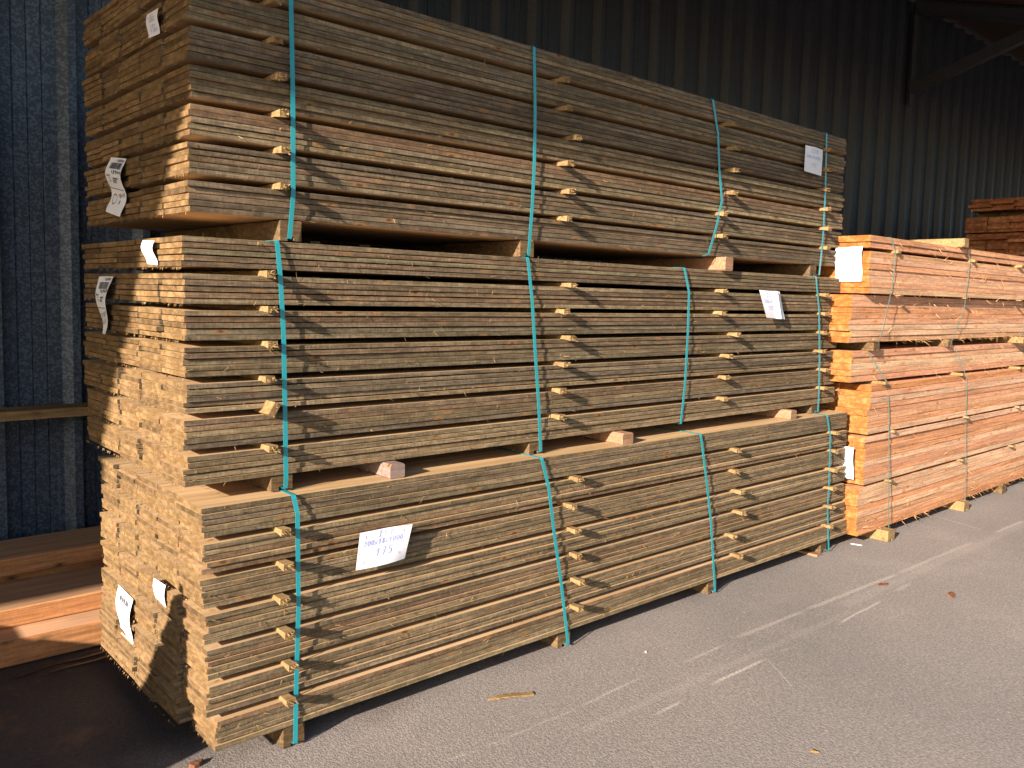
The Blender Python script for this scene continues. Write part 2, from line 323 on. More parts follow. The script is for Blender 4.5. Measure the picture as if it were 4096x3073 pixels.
# ------------------------------------------------------------------ shed
def make_shed():
    X0, X1 = -16.0, 24.0; YW = 2.0; P = .337; EY = -1.315
    def roof_z(y): return 5.00 - .30*(YW-y)
    def ey(x): return EY + .008*(x+5.6)      # the eave is not quite parallel to the stacks
    root = tag(empty('metal_shed', (4, YW, 0)), 'long open shed with dark ribbed metal back wall and sloping roof behind the stacks', 'shed')
    inv = Matrix.Translation((-4, -YW, 0))
    def mk(mb, name, mats, **k):
        mb.v = [(x-4, y-YW, z) for x, y, z in mb.v]
        return mb.build(name, mats, root, **k)
    prof = []
    k0 = int((X0)/P)-1
    for k in range(k0, int(X1/P)+2):
        b = .252 + k*P                       # the pan starts here, ridge towards the yard after it
        prof += [(b, YW)]
        for gq in (.062, .125, .188):        # stiffening grooves in the pan
            prof += [(b+gq-.004, YW), (b+gq, YW+.006), (b+gq+.004, YW)]
        prof += [(b+.252, YW), (b+.288, YW-.055), (b+.325, YW-.055)]
    w = MB(); vs = []
    zs = [0.02, 1.0, 2.2, 3.4, 4.98]
    for z in zs: vs += [(x, y, z) for x, y in prof]
    n = len(prof)
    fs = [(k*n+i, k*n+i+1, (k+1)*n+i+1, (k+1)*n+i) for k in range(len(zs)-1) for i in range(n-1)]
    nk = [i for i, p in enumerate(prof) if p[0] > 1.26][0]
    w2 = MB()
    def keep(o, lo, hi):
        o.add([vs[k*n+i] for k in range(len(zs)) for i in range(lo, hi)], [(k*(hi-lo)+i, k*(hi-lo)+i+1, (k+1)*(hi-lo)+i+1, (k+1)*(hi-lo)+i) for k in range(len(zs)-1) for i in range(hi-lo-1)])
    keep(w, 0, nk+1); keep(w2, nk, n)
    mk(w, 'wall_cladding', M_WALL); mk(w2, 'wall_cladding', M_WALL2)['label'] = 'cladding in darker tones behind and right of the stacks'
    r = MB()
    # corrugated roof, thick enough to be a sheet with an underside
    xs = np.arange(X0, X1, .11); pr = [(float(x), .022 if i % 2 else 0.0) for i, x in enumerate(xs)]
    vs = []; n = len(pr)
    for e in (0.0, .012):
        vs += [(x, ey(x), roof_z(ey(x))+dz+e) for x, dz in pr]
        vs += [(x, YW+.35, roof_z(YW+.35)+dz+e) for x, dz in pr]
    fs = []; mi = []
    for i in range(n-1):
        fs.append((i, n+i, n+i+1, i+1)); mi.append(0)
        fs.append((2*n+i, 2*n+i+1, 3*n+i+1, 3*n+i)); mi.append(1)
        fs.append((i, i+1, 2*n+i+1, 2*n+i)); mi.append(1)
    r.add(vs, fs, mi)
    mk(r, 'roof', [M_ROOF, M_ROOFTOP])
    gt = MB()
    gt.add([(x, ey(x)+a, roof_z(ey(x))+b) for x in (X0, X1) for a, b in ((-.02, -.045), (.03, -.045), (.03, -.003), (-.02, -.003))],
           [(0, 3, 2, 1), (4, 5, 6, 7), (0, 1, 5, 4), (1, 2, 6, 5), (2, 3, 7, 6), (3, 0, 4, 7)])
    mk(gt, 'eave_purlin', M_STEEL)
    for xr in (-10.25, -3.75, 2.75, 9.25, 15.75, 22.25):
        f = MB()      # I-section rafter under the roof sheet
        for dx, z0, z1 in ((.05, -.165, -.153), (.004, -.153, -.014), (.05, -.014, -.003)):
            f.add([(xr+sx*dx, yy, roof_z(yy)+zz) for yy in (ey(xr)+.06, YW-.05) for zz in (z0, z1) for sx in (-1, 1)],
                  [(0, 1, 3, 2), (4, 6, 7, 5), (0, 4, 5, 1), (2, 3, 7, 6), (0, 2, 6, 4), (1, 5, 7, 3)])
        mk(f, 'rafter', M_STEEL)
        c = MB()
        c.box(xr-.05, xr+.05, YW-.072, YW-.0585, 3.80, roof_z(YW)-.17)
        mk(c, 'bracket_plate', M_STEEL)
        b = MB(); y0, z0, y1, z1 = YW-.075, 3.925, .62, 4.345     # knee brace: an angle section
        d = Vector((0, y1-y0, z1-z0)).normalized(); nn = Vector((0, -d.z, d.y))
        if nn.z < 0: nn = -nn
        def L(o, a0, a1, h0, h1):
            p0 = Vector((xr, y0, z0)); p1 = Vector((xr, y1, z1))
            o.add([tuple(p + Vector((sx, 0, 0)) + nn*h) for p in (p0, p1) for h in (h0, h1) for sx in (a0, a1)],
                  [(0, 1, 3, 2), (4, 6, 7, 5), (0, 4, 5, 1), (2, 3, 7, 6), (0, 2, 6, 4), (1, 5, 7, 3)])
        L(b, -.045, -.037, .008, .12); L(b, -.045, .055, 0, .008)
        mk(b, 'knee_brace', M_STEEL)
    rl = MB(); rl.prism([(YW-.225, .868), (YW-.065, .868), (YW-.065, .910), (YW-.225, .910)], -9.0, 1.4, 'x')
    o = mk(rl, 'wall_rail', [P_ALL]); o['label'] = 'pale timber rail fixed along the wall'
    return root
make_shed()

# ------------------------------------------------------------------ boards
def board(L, W, T, rs, nseg=12, wav=.00045, ch=.0007):
    """one sawn board centred on the origin: materials 0 side, 1 face, 2 end"""
    xs = np.linspace(-L/2, L/2, nseg+1)
    ph = rs.uniform(0, 6.28, 6); fr = rs.uniform(.8, 3.0, 6)
    def wave(i, amp): return amp*(np.sin(xs*fr[i]+ph[i]) + .6*np.sin(xs*fr[i]*3.7+ph[i]*2) + .5*rs.uniform(-1, 1, nseg+1))
    yf = -W/2 + wave(0, wav*1.3); yb = W/2 + wave(1, wav*1.3)
    zt = T/2 + wave(2, wav*.55); zb = -T/2 + wave(3, wav*.55)
    skew = rs.uniform(-.003, .003, 2)
    v = np.zeros((nseg+1, 8, 3)); v[:, :, 0] = xs[:, None]
    Y = [yf+ch, yb-ch, yb, yb, yb-ch, yf+ch, yf, yf]
    Z = [zb, zb, zb+ch, zt-ch, zt, zt, zt-ch, zb+ch]
    for j in range(8): v[:, j, 1] = Y[j]; v[:, j, 2] = Z[j]
    v[0, :, 0] += skew[0]*np.sign(v[0, :, 1]); v[-1, :, 0] += skew[1]*np.sign(v[-1, :, 1])
    mside = [1, 0, 0, 0, 1, 0, 0, 0]
    fs = []; mi = []
    for k in range(nseg):
        for i in range(8):
            j = (i+1) % 8; fs.append((k*8+i, k*8+j, (k+1)*8+j, (k+1)*8+i)); mi.append(mside[i])
    fs.append(tuple(range(7, -1, -1))); mi.append(2)
    fs.append(tuple(nseg*8+i for i in range(8))); mi.append(2)
    return v.reshape(-1, 3), fs, mi

def paper(parent, name, corners, bulge, axis, strokes=(), bars=(), staples=(), nx=8, nz=16):
    """corners TL,TR,BR,BL as (a,z) in pack coordinates; bulge(u,v) -> distance out of the face.
    axis 'x': paper on the end, a = y, out is -x; axis 'y': on the front, a = x, out is -y"""
    TL, TR, BR, BL = [np.array(c, float) for c in corners]
    def pt(u, v, e=0.0):
        a = (TL*(1-u)+TR*u)*(1-v) + (BL*(1-u)+BR*u)*v; o = -(bulge(u, v)+e)
        return (a[0], o, a[1]) if axis == 'y' else (o, a[0], a[1])
    mb = MB(); fs = []; vs = []
    for e in (0.0, -.0004):
        for j in range(nz+1):
            for i in range(nx+1): vs.append(pt(i/nx, j/nz, e))
    N = (nx+1)*(nz+1)
    for j in range(nz):
        for i in range(nx):
            a = j*(nx+1)+i
            fs.append((a, a+nx+1, a+nx+2, a+1)); fs.append((N+a, N+a+1, N+a+nx+2, N+a+nx+1))
    mb.add(vs, fs); o = mb.build(name, M_PAPER, parent, smooth=True)
    def ribbon(m, pts, w):
        for (a, b) in zip(pts[:-1], pts[1:]):
            a = np.array(a, float); b = np.array(b, float); d = b-a; L = np.hypot(*d)
            if L < 1e-6: continue
            n = np.array([-d[1], d[0]])/L*w*.5; d2 = d/L*w*.25
            q = [a-n-d2, b-n+d2, b+n+d2, a+n-d2]
            m.add([pt(float(c[0]), float(c[1]), .0009) for c in q], [(0, 3, 2, 1)])
    for nm, mat, w, lines in strokes:
        m = MB()
        for l in lines: ribbon(m, l, w)
        if m.f: m.build(nm, mat, o)
    if bars:
        m = MB()
        for (u0, u1, v0, v1) in bars:
            m.add([pt(u0, v0, .0009), pt(u1, v0, .0009), pt(u1, v1, .0009), pt(u0, v1, .0009)], [(0, 3, 2, 1)])
        m.build('barcode', M_PRINT, o)
    for (u, v) in staples:
        m = MB(); a = pt(u, v, .0012); b = pt(u, v+.07, .0012); c = pt(u+.012, v+.07, .0012); d = pt(u+.012, v, .0012)
        m.add([a, b, c, d], [(0, 1, 2, 3)]); m.build('staple', M_STAPLE, o)
    return o

GL = {'I': [[(.1,0),(.9,0)],[(.5,0),(.5,1)],[(.0,1),(1,1)]], 'S': [[(.95,.08),(.5,0),(.15,.2),(.3,.45),(.75,.6),(.8,.85),(.4,1),(0,.9)]],
      'B': [[(.25,0),(.1,1)],[(.25,0),(.75,.05),(.8,.3),(.25,.47),(.85,.6),(.8,.92),(.1,1)]],
      '0': [[(.5,0),(.15,.25),(.1,.7),(.4,1),(.8,.8),(.9,.3),(.5,0)]], '1': [[(.1,.35),(.6,0),(.45,1)]],
      '2': [[(.1,.25),(.4,0),(.8,.15),(.7,.5),(.05,1),(.95,.95)]], '3': [[(.1,.1),(.6,0),(.8,.25),(.4,.45),(.85,.7),(.5,1),(.05,.9)]],
      '4': [[(.3,0),(.05,.55),(.85,.5)],[(.7,.25),(.55,1)]], '5': [[(.9,0),(.3,.02),(.2,.4),(.7,.45),(.8,.75),(.5,1),(.05,.92)]],
      '6': [[(.7,0),(.2,.5),(.2,.9),(.6,1),(.85,.7),(.5,.5),(.2,.7)]], '7': [[(.1,.05),(.85,0),(.4,1)],[(.2,.5),(.75,.48)]],
      '8': [[(.5,.45),(.2,.2),(.5,0),(.8,.2),(.5,.45),(.1,.75),(.5,1),(.9,.75),(.5,.45)]], '9': [[(.8,.3),(.5,.5),(.15,.25),(.5,0),(.85,.25),(.6,1)]],
      'x': [[(.05,.45),(.85,.95)],[(.8,.4),(.1,1)]], 'A': [[(0,1),(.5,0),(1,1)],[(.2,.65),(.8,.65)]], '-': [[(.1,.55),(.9,.55)]], ' ': []}
def write(txt, u0, v0, w, h, slope=0.0, slant=0.0, gap=.3):
    out = []; x = u0
    for ch in txt:
        for st in GL[ch]:
            out.append([(x + w*(p[0] + slant*(1-p[1])), v0 + h*p[1] + slope*(x+w*p[0]-u0)) for p in st])
        x += w*(1+gap)
    return out
def barcode(u0, u1, v0, v1, rs):
    out = []; u = u0
    while u < u1:
        w = rs.choice([.010, .016, .026, .04]); out.append((u, min(u+w, u1), v0, v1)); u += w + rs.choice([.012, .018, .03])
    return out

def strap(parent, pts, w, y_back, z_top, z_bot, mat, name='strap', ztip=None):
    """pts: (x, y, z) down the front from the top edge; the band also runs over the top and under the bearer"""
    P = [Vector(p) for p in pts]
    x0 = P[0].x; xe = P[-1].x; ye = P[-1].y
    path = [Vector((x0, y_back, z_top+.002)), Vector((x0, P[0].y+.03, z_top+.002)), Vector((x0, P[0].y+.006, z_top+.001))] + P + \
           [Vector((xe, ye+.012, z_bot+.004)), Vector((xe, y_back, z_bot+.004))]
    # resample smooth-ish
    mb = MB(); vs = []
    for i, p in enumerate(path):
        a = path[max(0, i-1)]; b = path[min(len(path)-1, i+1)]
        d = (b-a).normalized(); side = Vector((1, 0, 0)) - d*d.x; side.normalize()
        n = d.cross(side).normalized()*.0006
        vs += [p-side*w/2-n, p+side*w/2-n, p+side*w/2+n, p-side*w/2+n]
    fs = []
    for i in range(len(path)-1):
        a = 4*i
        for k in range(4):
            j = (k+1) % 4; fs.append((a+k, a+j, a+4+j, a+4+k))
    mb.add(vs, fs)
    return mb.build(name, mat, parent)

def bearer_prof(x, w, z0, z1, notch=True):
    c = .003
    if not notch:
        return [(x-w/2+c, z0), (x+w/2-c, z0), (x+w/2, z0+c), (x+w/2, z1-c), (x+w/2-c, z1), (x-w/2+c, z1), (x-w/2, z1-c), (x-w/2, z0+c)]
    return [(x-w/2, z0), (x-.011, z0), (x-.011, z0+.013), (x+.011, z0+.013), (x+.011, z0), (x+w/2, z0), (x+w/2, z1-c), (x+w/2-c, z1), (x-w/2+c, z1), (x-w/2, z1-c)]

def brown_pack(seed, name_label, x0, y0, z0, yaw, gapz, bearers, spacers, straps, colx, frontx, fronty, dens=1.0):
    """7 layers of 5 x 5 sawn boards with spacers between the layers; returns the root (world offset x0,y0,0)"""
    rs = np.random.RandomState(seed); rn = random.Random(seed)
    root = tag(empty('timber_pack', (x0, y0, 0), yaw), name_label, 'timber pack', 'strapped packs of weathered boards in the main stack')
    t = .0187; Lh = 5*t; mats = [M_EDGE, M_FACE, M_END]
    rest = MB(); cnt = 0
    for k in range(7):
        zb = z0 + k*(Lh+gapz)
        for c in range(5):                    # column 0 is the front one
            wid = .1978
            shift = rs.uniform(-.0035, .0035)
            for q in range(5):
                T = t - rs.uniform(.0020, .0036) - (.0014 if rs.rand() < .15 else 0)
                T = max(T, .0135)
                v, fs, mi = board(4.0 + rs.uniform(-.012, .012), wid - rs.uniform(0, .003), T, rs)
                dx = colx(k, c) + shift + rs.normal(0, .0013) - (rs.uniform(.002, .008) if rs.rand() < .04 else 0) + (frontx(k) if c == 0 else 0)
                dy = (fronty(k) if c == 0 else 0) + rs.normal(0, .0026)*(1 if c == 0 else .4)
                cx = 2.0 + dx; cy = .1 + .2005*c + dy; cz = zb + (q+1)*t - T/2 - .0001
                front = (c == 0) or (c == 1) or (c == 2 and k >= 1)
                if front and cnt < 100:
                    mb = MB(); mb.add(v, fs, mi); mb.build('board', mats, root, loc=(cx, cy, cz)); cnt += 1
                else:
                    rest.add(v + np.array([cx, cy, cz]), fs, mi)
    tag(rest.build('rear_boards', mats, root), kind='stuff')
    # spacers
    fib = MB()
    for (xx, zz) in spacers:
        k = int(round((zz - (z0+Lh+gapz/2))/(Lh+gapz))); k = min(max(k, 0), 5)
        zc = z0 + (k+1)*Lh + k*gapz
        pr = rn.uniform(.034, .048); w = rn.uniform(.025, .033); h = gapz - .0012; c = .002
        mb = MB(); xr = xx - .012 + rn.uniform(-.003, .003)
        mb.prism([(xr-w/2, zc+.0006), (xr+w/2, zc+.0006), (xr+w/2, zc+h), (xr-w/2, zc+h)], -pr+y_f(fronty, k), 1.0, 'y')
        ye = -pr+y_f(fronty, k); yi = min(fronty(k), fronty(min(k+1, 6)))-.009; dn = rn.uniform(.003, .006); uu = rn.uniform(.001, .003)
        # the crushed end stands a little proud of the gap
        A = [(xr-w/2-.001, yi, zc), (xr+w/2+.001, yi, zc), (xr+w/2+.001, yi, zc+h), (xr-w/2-.001, yi, zc+h)]
        B = [(xr-w/2-.002, ye-.001, zc-dn), (xr+w/2+.002, ye-.002, zc-dn*.8), (xr+w/2+.002, ye-.001, zc+h+uu), (xr-w/2-.002, ye-.003, zc+h+uu*.6)]
        mb.add(A+B, [(0, 1, 2, 3), (4, 7, 6, 5), (0, 4, 5, 1), (1, 5, 6, 2), (2, 6, 7, 3), (3, 7, 4, 0)])
        for _ in range(18):                   # torn fibres at the end of the spacer
            p = (xr + rn.uniform(-w*.5, w*.5), ye+.003, zc + rn.uniform(-.15, 1.05)*h)
            mb.sliver(p, (rn.uniform(-.006, .008), -rn.uniform(.006, .020), rn.uniform(-.008, .004)), .0045, rn)
        mb.build('spacer', P_ALL, root)
    # torn fibres on the sawn ends and along the front
    for _ in range(int(520*dens)):
        k = rn.randrange(7); c = rn.randrange(5); yy = rn.uniform(.003, .195) + .2005*c
        low = rn.random() < .7
        zz = z0 + k*(Lh+gapz) + (.001 if low else t*rn.randrange(5))
        xx = colx(k, c) + (frontx(k) if c == 0 else 0) - .003
        if c == 0: yy += fronty(k)
        L = rn.uniform(.003, .010)
        fib.sliver((xx, yy, zz), (-rn.uniform(0, .006), rn.uniform(-.003, .003), -L), rn.uniform(.0010, .0038), rn)
    for _ in range(int(300*dens)):
        k = rn.randrange(7); xx = rn.uniform(0, 4.0)*rn.uniform(.3, 1); zz = z0 + k*(Lh+gapz) + rn.uniform(0, Lh)
        a = rn.uniform(0, 6.28); L = rn.uniform(.006, .026)
        fib.sliver((xx, fronty(k)-.001, zz), (math.cos(a)*L, -rn.uniform(.2, .6)*L, math.sin(a)*L*.7), rn.uniform(.0012, .0028), rn, .5)
    tag(fib.build('torn_fibres', F_MAT, root), kind='stuff')
    for (xx, w, zl) in bearers:
        mb = MB(); mb.prism(bearer_prof(xx, w, zl, z0-.0006), (-.012 if z0 < .5 else .006)+rn.uniform(-.008, .004), 1.0, 'y'); mb.build('bearer', G_ALL, root)
    for pts in straps:
        strap(root, pts, .0155, 1.01, z0+7*Lh+6*gapz+.001, pts[-1][2]-.004, M_STRAP)
    return root
def y_f(fr, k): return min(fr(k), fr(min(k+1, 6)))

def sp(front, lst): return lst
Z_B, Z_M, Z_T = .0736, .884, 1.711
# bottom pack ------------------------------------------------------
PB = brown_pack(11, 'bottom brown pack standing on the asphalt, with the white ISB paper sheet', .026, -.072, Z_B, -.003, .0170,
    [(.289, .075, .002), (1.556, .075, .002), (2.628, .07, .002), (3.772, .07, .002)],
    [(.258,.726),(.265,.614),(.256,.508),(.269,.388),(.278,.278),(.269,.173),(1.605,.727),(1.57,.616),(1.6,.506),(1.616,.394),(1.616,.286),(1.606,.18),
     (2.792,.724),(2.786,.614),(2.82,.50),(2.842,.39),(2.77,.282),(2.81,.174),(3.807,.713),(3.819,.608),(3.802,.497),(3.796,.392),(3.787,.285),(3.758,.179)],
    [[(.293,-.006,.822),(.301,-.014,.774),(.303,-.02,.464),(.296,-.02,.209),(.286,-.034,.016)],
     [(1.399,-.006,.827),(1.437,-.012,.705),(1.48,-.014,.485),(1.524,-.016,.287),(1.560,-.034,.016)],
     [(2.485,-.006,.823),(2.526,-.012,.648),(2.57,-.014,.466),(2.59,-.014,.389),(2.628,-.034,.016)],
     [(3.733,-.006,.823),(3.771,-.012,.702),(3.786,-.014,.446),(3.788,-.014,.253),(3.79,-.034,.016)]],
    lambda k, c: {0: -.012, 1: -.008, 2: -.004}.get(k, 0) if c else 0,
    lambda k: [.028, .006, .004, .002, 0, 0, 0][k], lambda k: [-.022, -.012, -.004, -.002, .004, .002, .004][k], 1.3)
# middle pack ------------------------------------------------------
PM = brown_pack(22, 'middle brown pack resting on the bottom pack, crumpled sheet on its far half', 0, 0, Z_M, 0, .0170,
    [(.318, .075, .8335), (1.47, .075, .8335), (3.775, .07, .8335)],
    [(.269,1.539),(.274,1.423),(.277,1.31),(.269,1.202),(.275,.983),(1.628,1.535),(1.6,1.425),(1.634,1.312),(1.595,1.204),(1.586,1.099),(1.581,.989),
     (2.74,1.538),(2.735,1.427),(2.866,1.314),(2.814,1.205),(2.8,1.098),(2.794,.987),(3.767,1.545),(3.79,1.434),(3.784,1.317),(3.766,1.213),(3.809,1.101),(3.823,.984)],
    [[(.295,-.006,1.636),(.303,-.014,1.518),(.312,-.018,1.342),(.318,-.018,1.085),(.323,-.016,.880),(.323,-.012,.842)],
     [(1.387,-.006,1.634),(1.411,-.013,1.468),(1.438,-.015,1.23),(1.464,-.015,1.032),(1.485,-.012,.842)],
     [(2.427,-.006,1.636),(2.463,-.012,1.523),(2.465,-.014,1.318),(2.463,-.012,1.069),(2.451,-.006,.878)],
     [(3.689,-.006,1.636),(3.733,-.012,1.451),(3.765,-.014,1.202),(3.783,-.014,1.0),(3.792,-.012,.842)]],
    lambda k, c: 0, lambda k: 0, lambda k: [0, .003, -.002, .002, 0, 0, .002][k], 1.3)
# top pack ---------------------------------------------------------
PT = brown_pack(33, 'top brown pack, highest of the three, half in the shade of the roof', .0217, .010, Z_T, .0045, .0180,
    [(.330, .075, 1.6455), (1.385, .075, 1.6455), (3.70, .07, 1.6455)],
    [(.266,2.371),(.279,2.257),(.285,2.143),(.29,2.036),(.294,1.926),(.297,1.814),(1.555,2.362),(1.569,2.251),(1.627,2.137),(1.58,2.028),(1.6,1.92),(1.585,1.808),
     (2.745,2.365),(2.8,2.253),(2.787,2.144),(2.796,2.035),(2.716,1.922),(2.718,1.812),(3.734,2.374),(3.747,2.262),(3.751,2.149),(3.774,2.041),(3.778,1.927),(3.794,1.82)],
    [[(.322,-.006,2.470),(.328,-.014,2.085),(.329,-.016,1.788),(.320,-.010,1.652)],
     [(1.382,-.006,2.470),(1.391,-.013,2.224),(1.393,-.015,2.014),(1.388,-.015,1.85),(1.380,-.010,1.652)],
     [(2.603,-.006,2.470),(2.655,-.010,2.311),(2.676,-.012,2.147),(2.707,-.016,1.99),(2.676,-.014,1.869),(2.622,-.012,1.722),(2.60,.0,1.708)],
     [(3.742,-.006,2.470),(3.742,-.012,2.318),(3.753,-.014,2.124),(3.757,-.014,1.879),(3.743,-.010,1.652)]],
    lambda k, c: 0, lambda k: 0, lambda k: [0, .002, -.002, 0, .002, 0, 0][k], 1.0)
# a spacer knocked upright, standing out of the middle pack
def loose_spacer():
    mb = MB(); rn = random.Random(5); mb.box(-.011, .011, -.052, .05, -.022, .022)
    for _ in range(14): mb.sliver((rn.uniform(-.01, .01), -.05, rn.uniform(-.02, .02)), (rn.uniform(-.005, .005), -rn.uniform(.004, .012), rn.uniform(-.005, .005)), .004, rn)
    o = mb.build('spacer', P_ALL, PM, loc=(.262, -.004, 1.110)); o.rotation_euler = (0, .55, 0); o['label'] = 'spacer twisted upright in its gap'
loose_spacer()

# papers -----------------------------------------------------------
rs = np.random.RandomState(4)
def loc(pack, pts, axis):
    o = pack.location
    return [(a - (o.x if axis == 'y' else o.y), z) for a, z in pts]
def long_strokes(col=M_PRINT, num='15944'):
    return [('printed_number', col, .022, write(num, .52, .035, .065, .035) + write(num, .40, .235, .095, .05)),
            ('printed_lines', col, .014, write('228', .1, .31, .06, .025) + [[(.5, .36), (.78, .36)], [(.5, .375), (.8, .375)], [(.22, .37), (.32, .37)], [(.24, .41), (.34, .41)], [(.24, .43), (.3, .43)],
                               [(.45, .40), (.7, .40)], [(.45, .42), (.68, .42)], [(.45, .44), (.66, .44)], [(.05, .55), (.9, .55)], [(.84, .33), (.86, .36)]]),
            ('handwriting', col, .02, write('12-11', .5, .64, .07, .06, -.1) + write('5', .6, .75, .07, .05) + [[(.28 + .13*math.cos(a), .74 + .09*math.sin(a)) for a in np.linspace(0, 6.3, 14)]])]
paper(PT, 'paper_label', loc(PT, [(.692, 1.939), (.53, 1.918), (.545, 1.721), (.694, 1.748)], 'x'),
      lambda u, v: .018 + .011*math.sin(v*8.6-1.0), 'x', long_strokes(), barcode(.2, .9, .09, .20, rs), [(.45, .02)])['label'] = 'long wavy white label with barcode on the board ends'
paper(PT, 'paper_label', loc(PT, [(.305, 2.34), (.207, 2.338), (.209, 2.263), (.305, 2.268)], 'x'),
      lambda u, v: .014 + .004*math.sin(v*5.0), 'x',
      [('printed_lines', M_PRINT, .012, [[(.3, .16+.055*i), (.3+rs.uniform(.2, .5), .16+.055*i)] for i in range(6)] + [[(.12, .2), (.2, .25)], [(.2, .2), (.14, .28)]]),
       ('handwriting', M_INK, .028, write('159', .3, .56, .12, .11) + write('7 2311', .3, .72, .075, .12))], (), [(.5, .03)])['label'] = 'small white note on the shaded board ends'
paper(PM, 'paper_label', [(.3, 1.635), (.197, 1.63), (.193, 1.556), (.288, 1.56)], lambda u, v: .016 + .008*math.sin(v*5.0), 'x',
      [('printed_lines', M_PRINT, .010, [[(.3, .2+.08*i), (.3+rs.uniform(.2, .4), .2+.08*i)] for i in range(4)])])['label'] = 'small white note on the sunlit board ends'
paper(PM, 'paper_label', [(.778, 1.52), (.615, 1.52), (.675, 1.315), (.745, 1.315)], lambda u, v: .018 + .010*math.sin(v*6.5-.8) + .012*v*u, 'x',
      long_strokes(num='16947'), barcode(.2, .9, .10, .22, rs), [(.45, .02)])['label'] = 'twisted white label with barcode on the board ends'
paper(PB, 'paper_label', loc(PB, [(.70, .385), (.54, .375), (.56, .19), (.695, .205)], 'x'), lambda u, v: .015 + .008*math.sin(v*5.5-.5), 'x',
      [('printed_lines', M_PRINT, .012, [[(.2, .1+.07*i), (.2+rs.uniform(.3, .6), .1+.07*i)] for i in range(10)])], barcode(.25, .85, .12, .22, rs))['label'] = 'long white label on the sunlit board ends'
paper(PB, 'paper_label', loc(PB, [(.318, .515), (.21, .52), (.218, .442), (.315, .450)], 'x'), lambda u, v: .014 + .004*math.sin(v*4.0), 'x',
      [('handwriting', M_PRINT, .02, write('23', .5, .55, .1, .12) + write('11', .6, .72, .08, .12))])['label'] = 'small white note half in shade'
isb = [('handwriting', M_INK, .018, write('ISB', .36, .05, .085, .15, -.05, .12, .4) + write('200x18x4000', .09, .27, .053, .14, -.05, .1, .33) + write('175', .33, .51, .085, .21, -.08, .15, .45))]
paper(PB, 'paper_sheet', [(.537, .669), (.742, .670), (.716, .549), (.516, .546)], lambda u, v: .012 + .020*max(0, u-.55)*(1-v)*2 + .012*math.sin(u*3.1)*v + .01*v, 'y', isb, (),
      [(.12, .12), (.86, .1), (.82, .72), (.12, .80)])['label'] = 'white sheet hand-lettered in blue ink ISB 200x18x4000 175'
paper(PM, 'paper_sheet', [(3.076, 1.55), (3.281, 1.545), (3.322, 1.394), (3.115, 1.403)], lambda u, v: .016 + .03*max(0, abs(u-.72)-.08)*v + .02*math.exp(-((u-.75)/.08)**2) + .01*v, 'y',
      [('handwriting', M_INK, .014, write('ISB', .3, .1, .09, .12, 0, .1, .4) + write('200x18', .12, .33, .06, .12, 0, .1, .4) + write('175', .3, .55, .08, .15))], nx=18)['label'] = 'white sheet with a crumpled right edge'
paper(PT, 'paper_sheet', loc(PT, [(3.519, 2.37), (3.715, 2.367), (3.703, 2.219), (3.509, 2.226)], 'y'), lambda u, v: .014 + .012*math.sin(u*3.0)*(1-v)+.006*v, 'y',
      [('handwriting', M_INK, .014, write('ISB', .3, .1, .09, .12, 0, .1, .4) + write('200x18x4000', .08, .34, .05, .11, 0, .1, .4) + write('175', .35, .62, .08, .14))], nx=10)['label'] = 'bluish white sheet tucked behind the far strap'

# loose blocks between the packs -----------------------------------
def block(x, w, z0, h, y0, y1, mat, label):
    mb = MB(); c = .007
    mb.prism([(-w/2+c, 0), (w/2-c, 0), (w/2, c), (w/2, h-c), (w/2-c, h), (-w/2+c, h), (-w/2, h-c), (-w/2, c)], 0, y1-y0, 'y')
    o = mb.build('timber_block', mat, loc=(x, y0, z0)); tag(o, label, 'timber block', 'loose blocks laid between the packs'); return o
zb = Z_B+7*.0905+6*.02+.0015
block(.735, .062, zb, .0545, -.055, .75, V_ALL, 'mauve-grey post end between bottom and middle packs')
block(1.982, .072, zb, .0545, -.065, .75, PK_ALL, 'orange block sticking out between the bottom and middle packs')
block(3.417, .060, zb, .0545, -.065, .75, PK_ALL, 'pale pinkish block far along on top of the bottom pack')
block(2.765, .066, Z_M+7*.0905+6*.02+.0015, .070, -.03, .8, PK_ALL, 'pale pinkish block under the top pack beside the slanting strap')

